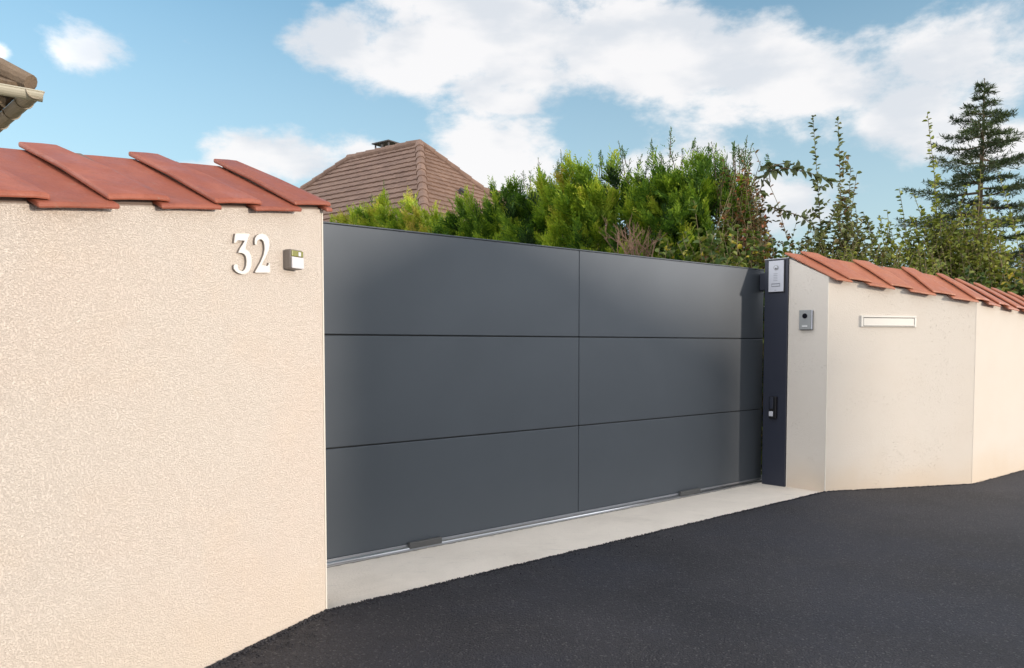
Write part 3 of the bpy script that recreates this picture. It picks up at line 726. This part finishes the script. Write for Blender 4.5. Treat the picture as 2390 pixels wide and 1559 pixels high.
# ------------------------------------------------------------------ planting
def leaves(name, C, D, U, Ln, Wd, T, mat, parent, shape='leaf', fold=.25):
    """C centres, D axis, U face normal-ish (n,3); two-sided blades with a pointed outline, one mesh"""
    C, D, U = np.asarray(C, float), np.asarray(D, float), np.asarray(U, float); n = len(C)
    D /= np.linalg.norm(D, axis=1)[:, None]+1e-9
    S = np.cross(D, U); S /= np.linalg.norm(S, axis=1)[:, None]+1e-9; Nn = np.cross(S, D)
    Ln = np.asarray(Ln)[:, None]; Wd = np.asarray(Wd)[:, None]
    if shape == 'sliver':
        P = [C, C+D*Ln*.45+S*Wd*.5, C+D*Ln, C+D*Ln*.45-S*Wd*.5]; K = 4; faces = np.array([[0, 1, 2, 3]])
    else:
        c2 = Nn*Wd*fold
        P = [C, C+D*Ln*.3+S*Wd*.45+c2, C+D*Ln*.7+S*Wd*.38+c2-Nn*Ln*.06, C+D*Ln-Nn*Ln*.16, C+D*Ln*.7-S*Wd*.38+c2-Nn*Ln*.06, C+D*Ln*.3-S*Wd*.45+c2]
        K = 6; faces = np.array([[0, 1, 2, 3], [0, 3, 4, 5]])
    org = np.array(ORG[parent.name]); V = np.stack(P, 1).reshape(-1, 3)-org
    F = (np.arange(n)[:, None, None]*K+faces[None]).reshape(-1, 4)
    me = bpy.data.meshes.new(name); me.vertices.add(len(V)); me.vertices.foreach_set('co', V.ravel())
    me.loops.add(F.size); me.loops.foreach_set('vertex_index', F.ravel().astype(np.int32))
    me.polygons.add(len(F)); me.polygons.foreach_set('loop_start', np.arange(0, F.size, 4, dtype=np.int32))
    me.polygons.foreach_set('loop_total', np.full(len(F), 4, dtype=np.int32)); me.update(calc_edges=True)
    at = me.attributes.new('tint', 'FLOAT', 'POINT'); at.data.foreach_set('value', np.repeat(np.clip(np.asarray(T, float), 0, 1), K))
    return link_mesh(name, me, mat, parent, ORG[parent.name])
def unit(v): v = np.asarray(v, float); return v/(np.linalg.norm(v)+1e-9)
def rv(s=1): return RNG.normal(0, s, 3)

def sprays(bases, dirs, lens, tints, dense=1.0):
    """feathery flat conifer sprays -> sliver arrays"""
    C, D, U, Ln, Wd, T = [], [], [], [], [], []
    for b, d, ln_, t in zip(bases, dirs, lens, tints):
        d = unit(d); n = unit(np.cross(d, rv())); s = np.cross(n, d); m = int((7+ln_*36)*dense)
        bend = rv(.18)
        for i in range(m):
            f = (i+.6)/m; side = 1 if i % 2 else -1
            p = b+d*ln_*f+bend*ln_*f*f; tw = ln_*(.42*(1-f)**.8+.10)
            dd = unit(d*1.0+s*side*(.85-.35*f)+n*RNG.normal(0, .22))
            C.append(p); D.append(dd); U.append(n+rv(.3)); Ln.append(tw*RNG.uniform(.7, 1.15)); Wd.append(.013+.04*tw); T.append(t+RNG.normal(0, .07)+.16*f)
            if tw > .07:
                for q in (.35, .65):
                    C.append(p+dd*tw*q); D.append(unit(dd+s*side*RNG.uniform(-.7, .7)+d*.4)); U.append(n+rv(.4)); Ln.append(tw*.42); Wd.append(.013); T.append(t+RNG.normal(0, .07)+.1)
    return C, D, U, Ln, Wd, T
def conifer(name, crest, label, cat, dens, tb, radius=.55, tint=.35, zlow=1.25, group=None, wisps=6, seed=1, front=(-.593, -.805), gold=()):
    global RNG
    RNG = np.random.default_rng(seed)
    pts = [np.array(W(x, y, d)) for x, y, d in crest]; f3 = np.array([front[0], front[1], 0])
    cen = sum(pts)/len(pts); base = (float(cen[0]), float(cen[1]), -.02)
    th = thing(name, base, label, cat, group)
    segs = [np.linalg.norm(pts[i+1]-pts[i]) for i in range(len(pts)-1)]; tot = sum(segs)
    def at(t):
        t *= tot
        for i, s in enumerate(segs):
            if t <= s: return pts[i]+(pts[i+1]-pts[i])*t/s
            t -= s
        return pts[-1]
    bases, dirs, lens, tints = [], [], [], []
    n_cl = int(dens*tot*46)
    for c in range(n_cl):                                        # plumes: clusters of sprays sharing a leader
        p = at(RNG.uniform(0, 1)).copy(); ht = p[2]-zlow
        u = RNG.uniform(0, 1)
        phi = RNG.uniform(-.5, 1.0)*math.pi/2                    # -: back side of the crown, +: front
        rad = radius*(.72+.4*RNG.uniform())
        if u < .42: off = f3*math.sin(phi)*rad; dz = -rad*.75*(1-math.cos(phi))-RNG.uniform(.50, .63)
        else: off = f3*rad*RNG.uniform(.8, 1.12); dz = -rad*.6-RNG.uniform(0, max(.1, ht-rad*.6))
        q = p+off+np.array([0, 0, dz])+rv(.05)
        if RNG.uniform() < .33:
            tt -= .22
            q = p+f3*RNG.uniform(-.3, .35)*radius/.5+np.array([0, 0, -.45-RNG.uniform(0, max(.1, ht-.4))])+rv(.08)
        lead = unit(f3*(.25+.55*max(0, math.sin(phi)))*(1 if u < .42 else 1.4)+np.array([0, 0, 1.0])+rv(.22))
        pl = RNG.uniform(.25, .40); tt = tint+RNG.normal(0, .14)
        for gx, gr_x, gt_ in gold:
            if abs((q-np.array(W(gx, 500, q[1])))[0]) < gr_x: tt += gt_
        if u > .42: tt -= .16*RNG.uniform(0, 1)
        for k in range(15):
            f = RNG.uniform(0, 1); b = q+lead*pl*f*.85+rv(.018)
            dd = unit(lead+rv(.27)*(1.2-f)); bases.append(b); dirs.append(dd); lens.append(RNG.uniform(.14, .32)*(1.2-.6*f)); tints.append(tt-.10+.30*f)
    arr = sprays(bases, dirs, lens, tints)
    # thin leaders standing above the crown
    b2, d2, l2, t2 = [], [], [], []; stems = []
    for w_ in range(wisps*2):
        p = at(RNG.uniform(.03, .97))+rv(.12); p[2] -= .15; h = RNG.uniform(.24, .44); dd = unit(np.array([RNG.normal(0, .12), 0, 1]))
        stems.append(tube([p, p+dd*h*.5, p+dd*h], [.006, .004, .002], 4))
        for k in range(10):
            f = .25+.75*k/10; b2.append(p+dd*h*f); d2.append(unit(dd+rv(.45))); l2.append(.13*(1.2-f)); t2.append(.08)
    if b2: arr = [x+y for x, y in zip(arr, sprays(b2, d2, l2, t2, .7))]
    leaves('crown', *arr, MAT['cypress'], th, 'sliver')
    tr = []
    for i in range(max(2, int(tot/1.0)+1)):
        p = at((i+.5)/max(2, int(tot/1.0)+1))
        tr.append(tube([(p[0], p[1], -.05), (p[0]+.05, p[1], p[2]*.5), (p[0], p[1]+.03, p[2]-.35)], [.075, .05, .015], 8))
        for k in range(26):
            z = RNG.uniform(1.0, p[2]-.4); a = RNG.uniform(0, 6.28); r = radius*RNG.uniform(.6, 1.1)
            tr.append(tube([(p[0], p[1], z), (p[0]+math.cos(a)*r*.6, p[1]+math.sin(a)*r*.6, z+.12), (p[0]+math.cos(a)*r, p[1]+math.sin(a)*r, z+.4)], [.014, .009, .004], 4))
    obj('trunk', *join(tr+stems), MAT['bark'], th)
    return th
GH = 'cypresses along the drive behind the gate'
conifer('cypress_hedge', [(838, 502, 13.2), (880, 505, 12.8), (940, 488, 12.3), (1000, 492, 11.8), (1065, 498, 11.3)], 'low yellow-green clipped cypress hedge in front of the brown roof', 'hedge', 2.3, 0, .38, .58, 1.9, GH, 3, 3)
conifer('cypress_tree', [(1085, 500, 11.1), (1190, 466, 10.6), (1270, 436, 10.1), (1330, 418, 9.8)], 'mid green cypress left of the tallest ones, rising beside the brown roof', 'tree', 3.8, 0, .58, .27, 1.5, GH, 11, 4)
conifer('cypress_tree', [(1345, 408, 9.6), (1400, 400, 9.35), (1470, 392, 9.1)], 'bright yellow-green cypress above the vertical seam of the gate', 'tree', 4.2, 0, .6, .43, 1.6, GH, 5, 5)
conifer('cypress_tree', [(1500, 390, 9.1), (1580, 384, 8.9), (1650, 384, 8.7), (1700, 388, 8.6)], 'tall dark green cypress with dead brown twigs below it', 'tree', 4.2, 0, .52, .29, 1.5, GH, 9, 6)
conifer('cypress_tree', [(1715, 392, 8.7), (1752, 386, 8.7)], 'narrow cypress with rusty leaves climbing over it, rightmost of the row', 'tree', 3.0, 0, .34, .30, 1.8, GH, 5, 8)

def stem_path(p0, p1, bow=.08, n=5):
    p0, p1 = np.array(p0, float), np.array(p1, float); L_ = np.linalg.norm(p1-p0); b = rv(bow)*L_; b[2] *= .3
    return [p0+(p1-p0)*t+b*math.sin(math.pi*t)+rv(.01)*L_*.2 for t in np.linspace(0, 1, n)]
def along(path, f):
    k = f*(len(path)-1); i = min(int(k), len(path)-2); return path[i]+(path[i+1]-path[i])*(k-i)
def shrub(name, label, cat, base, targets, mat, leaf=(.05, .03), per=26, start=.25, side=3, tint=.4, tv=.15, hi=.0, group=None, seed=1, stem='stem', th=None, droop=.2, stem_r=.006, leafname='leaves', slen=.35):
    """stems from the base to every target, with side twigs and alternate leaves"""
    global RNG
    RNG = np.random.default_rng(seed); base = np.array(base, float)
    t0 = thing(name, tuple(base), label, cat, group) if th is None else th
    C, D, U, Ln, Wd, T = [], [], [], [], [], []; tubes = []; leaf = (leaf[0]*1.2, leaf[1]*1.3); per = int(per*1.9); side = int(side*2.6)
    def put(path, n, st, sc=1.0, tt=0):
        for i in range(n):
            f = st+(1-st)*(i+RNG.uniform(0, .8))/n; p = along(path, min(f, 1)); ax = unit(along(path, min(1, f+.05))-along(path, max(0, f-.05))+1e-6)
            o = unit(np.cross(ax, rv())); d = unit(o*1.0+ax*.55+np.array([0, 0, -droop*RNG.uniform()])); l = RNG.uniform(.7, 1.25)*leaf[0]*sc*(1.1-.35*f)
            C.append(p); D.append(d); U.append(unit(np.array([0, 0, 1])+rv(.55))); Ln.append(l); Wd.append(l*leaf[1]/leaf[0]); T.append(tint+tt+RNG.normal(0, tv)+(hi if RNG.uniform() < .08 else 0))
    for tg in targets:
        tgt = np.array(W(*tg[:3]), float); dense = tg[3] if len(tg) > 3 else 1.0
        b = base+np.array([RNG.normal(0, .3), RNG.normal(0, .15), 0]); mid = np.array([tgt[0], tgt[1], 0])
        b = b*.5+np.array([tgt[0], tgt[1], base[2]])*.5
        path = stem_path(b, tgt, .02 if dense >= 1.3 else .09, 7); L_ = np.linalg.norm(tgt-b); tt = RNG.normal(0, tv*.8)
        tubes.append(tube(path, list(np.linspace(stem_r, .0025, 7)), 5)); st = max(start, 1-1.8/L_)
        put(path, int(per*dense), st, 1, tt)
        for k in range(int(side*dense)):
            f = RNG.uniform(st, .85); p = along(path, f); L2 = slen*RNG.uniform(.5, 1.2)*(1.2-f)
            e = p+unit(np.array([RNG.normal(), RNG.normal(), RNG.uniform(.2, 1.3)]))*L2; sp_ = stem_path(p, e, .1, 4)
            tubes.append(tube(sp_, [.004, .003, .002, .0015], 4)); put(sp_, max(4, int(L2/leaf[0]*2.4)), .1, .9, tt)
    obj('stems', *join(tubes), MAT[stem], t0)
    leaves(leafname, C, D, U, Ln, Wd, T, mat, t0, 'leaf')
    return t0
def scatter(x0, x1, y0f, y1, d0, d1, n, seed):
    r = random.Random(seed); out = []
    for i in range(n):
        x = r.uniform(x0, x1); yt = y0f(x) if callable(y0f) else y0f; out.append((x, yt+(y1-yt)*r.random()**1.3, r.uniform(d0, d1)))
    return out
def gp(px, d): p = W(px, 900, d); return (p.x, p.y, -.02)
# dry twigs in the gap under the cypresses
def dead():
    global RNG
    RNG = np.random.default_rng(21); th = thing('dead_shrub', gp(1490, 7.9), 'bare dry brown twigs fanning out above the gate under the cypress', 'shrub')
    tb = []
    for i in range(26):
        x = RNG.uniform(1430, 1535); b = np.array(W(1480+RNG.normal(0, 28), 640, 7.9+RNG.normal(0, .12))); e = np.array(W(x+RNG.normal(0, 12), RNG.uniform(515, 590), 7.9+RNG.normal(0, .25)))
        p = stem_path(b, e, .13, 6); tb.append(tube(p, list(np.linspace(.006, .002, 6)), 4))
        for k in range(9):
            f = RNG.uniform(.5, 1); q = along(p, f); dd = unit(unit(e-b)*1.2+rv(.35)); l = RNG.uniform(.05, .14); tb.append(tube([q, q+dd*l], [.0028, .0014], 4))
    for i in range(7):
        b = W(1470+i*8, 640, 7.9); g0 = W(1480, 806, 7.9); tb.append(tube([(g0.x+.03*i, g0.y, -.02), b], [.012, .007], 5))
    obj('twigs', *join(tb), MAT['dead'], th)
dead()
shrub('shade_backing_hedge', 'dark evergreen hedge added as backing for the deep shade behind the dry twigs', 'hedge', gp(1620, 9.6),
      scatter(1440, 1790, 455, 640, 9.4, 9.9, 85, 25), MAT['leaf_dark'], (.075, .05), 26, .3, 5, .02, .06, .1, seed=60)  # added backing; its very dark leaf tint stands in for shadow in the gaps
shrub('bramble', 'broad-leaved green and yellow bramble filling the space above the gate left of the post', 'shrub', gp(1680, 7.7),
      scatter(1540, 1840, lambda x: 560-35*math.sin((x-1540)/95), 640, 7.4, 8.1, 75, 5)+[(1620, 470, 7.7), (1560, 560, 7.4), (1705, 440, 7.8, .3), (1745, 520, 7.7)],
      MAT['leaf_mid'], (.075, .055), 22, .35, 4, .38, .16, .4, seed=31)
t_ = shrub('rusty_shrub', 'rusty brown and red leaved shrub with long branch reaching right over the cypresses', 'shrub', gp(1725, 8.1),
      scatter(1665, 1785, 385, 560, 7.9, 8.5, 40, 6)+[(1760, 345, 8.2, .6), (1728, 360, 8.2, .6), (1688, 372, 8.2, .6)], MAT['leaf_rust'], (.055, .032), 22, .4, 3, .34, .2, .45, seed=32)
# long bowed branch
def arch_branch(th, pts, n, leaf, mat, seed, tint=.2):
    global RNG
    RNG = np.random.default_rng(seed); path = [np.array(W(*p)) for p in pts]
    obj('branch', *tube(path, list(np.linspace(.008, .003, len(path))), 5), MAT['bark'], th)
    C, D, U, Ln, Wd, T = [], [], [], [], [], []
    for i in range(n):
        p = along(path, (i+.5)/n); C.append(p); D.append(unit(rv()+np.array([.5, 0, -.3]))); U.append(unit(np.array([0, -.7, 1])+rv(.4))); l = leaf*RNG.uniform(.7, 1.3); Ln.append(l); Wd.append(l*.55); T.append(tint+RNG.normal(0, .1))
    leaves('branch_leaves', C, D, U, Ln, Wd, T, mat, th)
arch_branch(t_, [(1765, 470, 8.1), (1790, 400, 8.1), (1830, 392, 8.0), (1870, 398, 8.0), (1910, 410, 8.0), (1935, 425, 8.0)], 46, .10, MAT['leaf_dark'], 41)
arch_branch(t_, [(1770, 400, 8.1), (1800, 388, 8.1), (1835, 380, 8.1), (1862, 388, 8.1)], 18, .10, MAT['leaf_dark'], 42)
arch_branch(t_, [(1790, 480, 8.1), (1830, 492, 8.0), (1870, 505, 8.0), (1915, 540, 8.0)], 36, .08, MAT['leaf_dark'], 43)
GY = 'young fruit trees behind the right wall'
shrub('young_tree', 'slender young tree with two long upright leafy shoots behind the post', 'tree', gp(1940, 8.6),
      [(1899, 268, 8.6, 1.5), (1955, 274, 8.7, 1.5), (1985, 388, 8.6, 1.6), (2003, 405, 8.7, 1.0), (1860, 520, 8.5), (1880, 490, 8.5)]+scatter(1850, 2040, lambda x: 455+abs(x-1970)*.9, 610, 8.3, 9.0, 60, 9),
      MAT['leaf_dark'], (.068, .042), 26, .3, 5, .46, .13, .2, group=GY, seed=33, stem='bark')
shrub('young_tree', 'airy young tree with one tall upright shoot left of the big conifer', 'tree', gp(2140, 9.0),
      [(2163, 266, 9.0, 1.3), (2098, 440, 9.0, 1.2), (2130, 450, 9.0), (2180, 440, 9.1), (2070, 490, 9.0), (2150, 480, 9.0, 1.5), (2190, 500, 9.0, 1.5)]+scatter(2040, 2240, lambda x: 500, 625, 8.7, 9.3, 62, 10),
      MAT['leaf_olive'], (.066, .042), 26, .3, 5, .34, .13, .2, group=GY, seed=34, stem='bark')
shrub('climbing_shrub', 'yellow-green shrub of thin stems growing up in front of the big conifer', 'shrub', gp(2270, 8.9),
      scatter(2195, 2345, lambda x: 455+abs(x-2275)*.8, 640, 8.6, 9.3, 90, 12)+[(2290, 395, 8.9), (2325, 400, 8.9), (2262, 430, 8.9), (2310, 450, 8.9, 1.4), (2280, 470, 8.9, 1.4)],
      MAT['leaf_olive'], (.06, .036), 24, .35, 4, .36, .13, .3, seed=35)
shrub('mixed_hedge', 'loose olive-green hedge showing right above the first orange coping tiles', 'hedge', gp(2000, 7.9),
      scatter(1830, 2200, lambda x: 560+(x-1830)*.03, 690, 7.5, 8.3, 130, 13), MAT['leaf_olive'], (.05, .028), 22, .35, 5, .22, .14, .35, seed=36)
shrub('laurel', 'dense dark green laurel with yellow leaves at the right edge above the wall', 'shrub', gp(2330, 8.3),
      scatter(2190, 2480, lambda x: 628-(x-2190)*.05, 740, 7.9, 8.8, 130, 14), MAT['leaf_mid'], (.085, .05), 22, .35, 4, .30, .15, .5, seed=37)
shrub('berry_shrub', 'low rusty-tinged shrub peeping out between the climbing shrub and the laurel', 'shrub', gp(2400, 9.0),
      scatter(2330, 2470, 590, 660, 8.8, 9.3, 36, 15), MAT['leaf_rust'], (.06, .035), 20, .4, 4, .34, .18, .4, seed=38)
shrub('ivy', 'dark green ivy seen through the gap between gate and post', 'plant', gp(1800, 7.6),
      scatter(1768, 1830, 700, 1080, 7.5, 7.8, 60, 16), MAT['leaf_mid'], (.06, .045), 26, .02, 3, .62, .15, .3, seed=39, slen=.2)

# big conifer
def cedar():
    global RNG
    RNG = np.random.default_rng(51); d0 = 18.0; ap = np.array(W(2298, 182, d0)); th = thing('conifer', (ap[0], ap[1], -.03), 'tall dark layered conifer rising above the shrubs at the right edge', 'tree')
    H = ap[2]; k = d0/FPX
    prof = [(0, .10), (50, 14), (90, 50), (130, 84), (190, 98), (250, 125), (330, 160), (420, 200), (560, 260)]
    def reach(dz):
        p = dz/k
        for (a, b), (c, e) in zip(prof, prof[1:]):
            if p <= c: return (b+(e-b)*(p-a)/(c-a))*k
        return prof[-1][1]*k
    tubes = [tube([(ap[0]-.08, ap[1], -.05), (ap[0]-.05, ap[1], H*.5), (ap[0], ap[1], H*.85), tuple(ap)], [.12, .075, .03, .008], 10)]
    C, D, U, Ln, Wd, T = [], [], [], [], [], []
    dz = .15; az_ = 0
    while dz < H-1.6:
        az_ += 2.4+RNG.normal(0, .4); r = reach(dz)*RNG.choice([.7, .85, 1.0, 1.12])*RNG.uniform(.85, 1.1); o = np.array([math.cos(az_), math.sin(az_), 0]); s = np.array([-o[1], o[0], 0])
        b = np.array([ap[0], ap[1], H-dz]); rise = r*RNG.uniform(.05, .38)
        path = [b, b+o*r*.35+np.array([0, 0, -rise*.1]), b+o*r*.7+np.array([0, 0, rise*.15]), b+o*r*1.08+np.array([0, 0, rise*.75])]
        tubes.append(tube(path, [.012+.016*r, .01+.01*r, .008, .003], 5)); tt = .3+RNG.normal(0, .14)
        m = int(5+r*13)
        for i in range(m):
            f = .12+.88*(i+RNG.uniform())/m; p = along(path, min(f, 1)); sd = 1 if i % 2 else -1; tl = r*.34*(1.15-f)+.13
            dd = unit(o*.75+s*sd*RNG.uniform(.5, 1.1)+np.array([0, 0, RNG.normal(.02, .12)])); e = p+dd*tl+np.array([0, 0, -.05*tl])
            tubes.append(tube([p, e], [.005, .002], 3)); q = int(8+tl*78)
            for j in range(q):
                g_ = RNG.uniform(.05, 1.05); c = p+(e-p)*g_
                C.append(c+rv(.012)); D.append(unit(dd*.9+rv(.55)+np.array([0, 0, .25]))); U.append(unit(np.array([0, 0, 1])+rv(.5))); Ln.append(RNG.uniform(.07, .15)); Wd.append(RNG.uniform(.016, .028)); T.append(tt+RNG.normal(0, .15))
        dz += .045+.028*dz**.5
    for i in range(90):
        g_ = RNG.uniform(0, .9); C.append(np.array([ap[0], ap[1], H-g_])+rv(.02)); D.append(unit(np.array([RNG.normal(), RNG.normal(), .8]))); U.append(rv()); Ln.append(.07+.07*g_); Wd.append(.016); T.append(.3)
    obj('trunk', *join(tubes), MAT['bark'], th); leaves('crown', C, D, U, Ln, Wd, T, MAT['cedar'], th, 'sliver')
cedar()
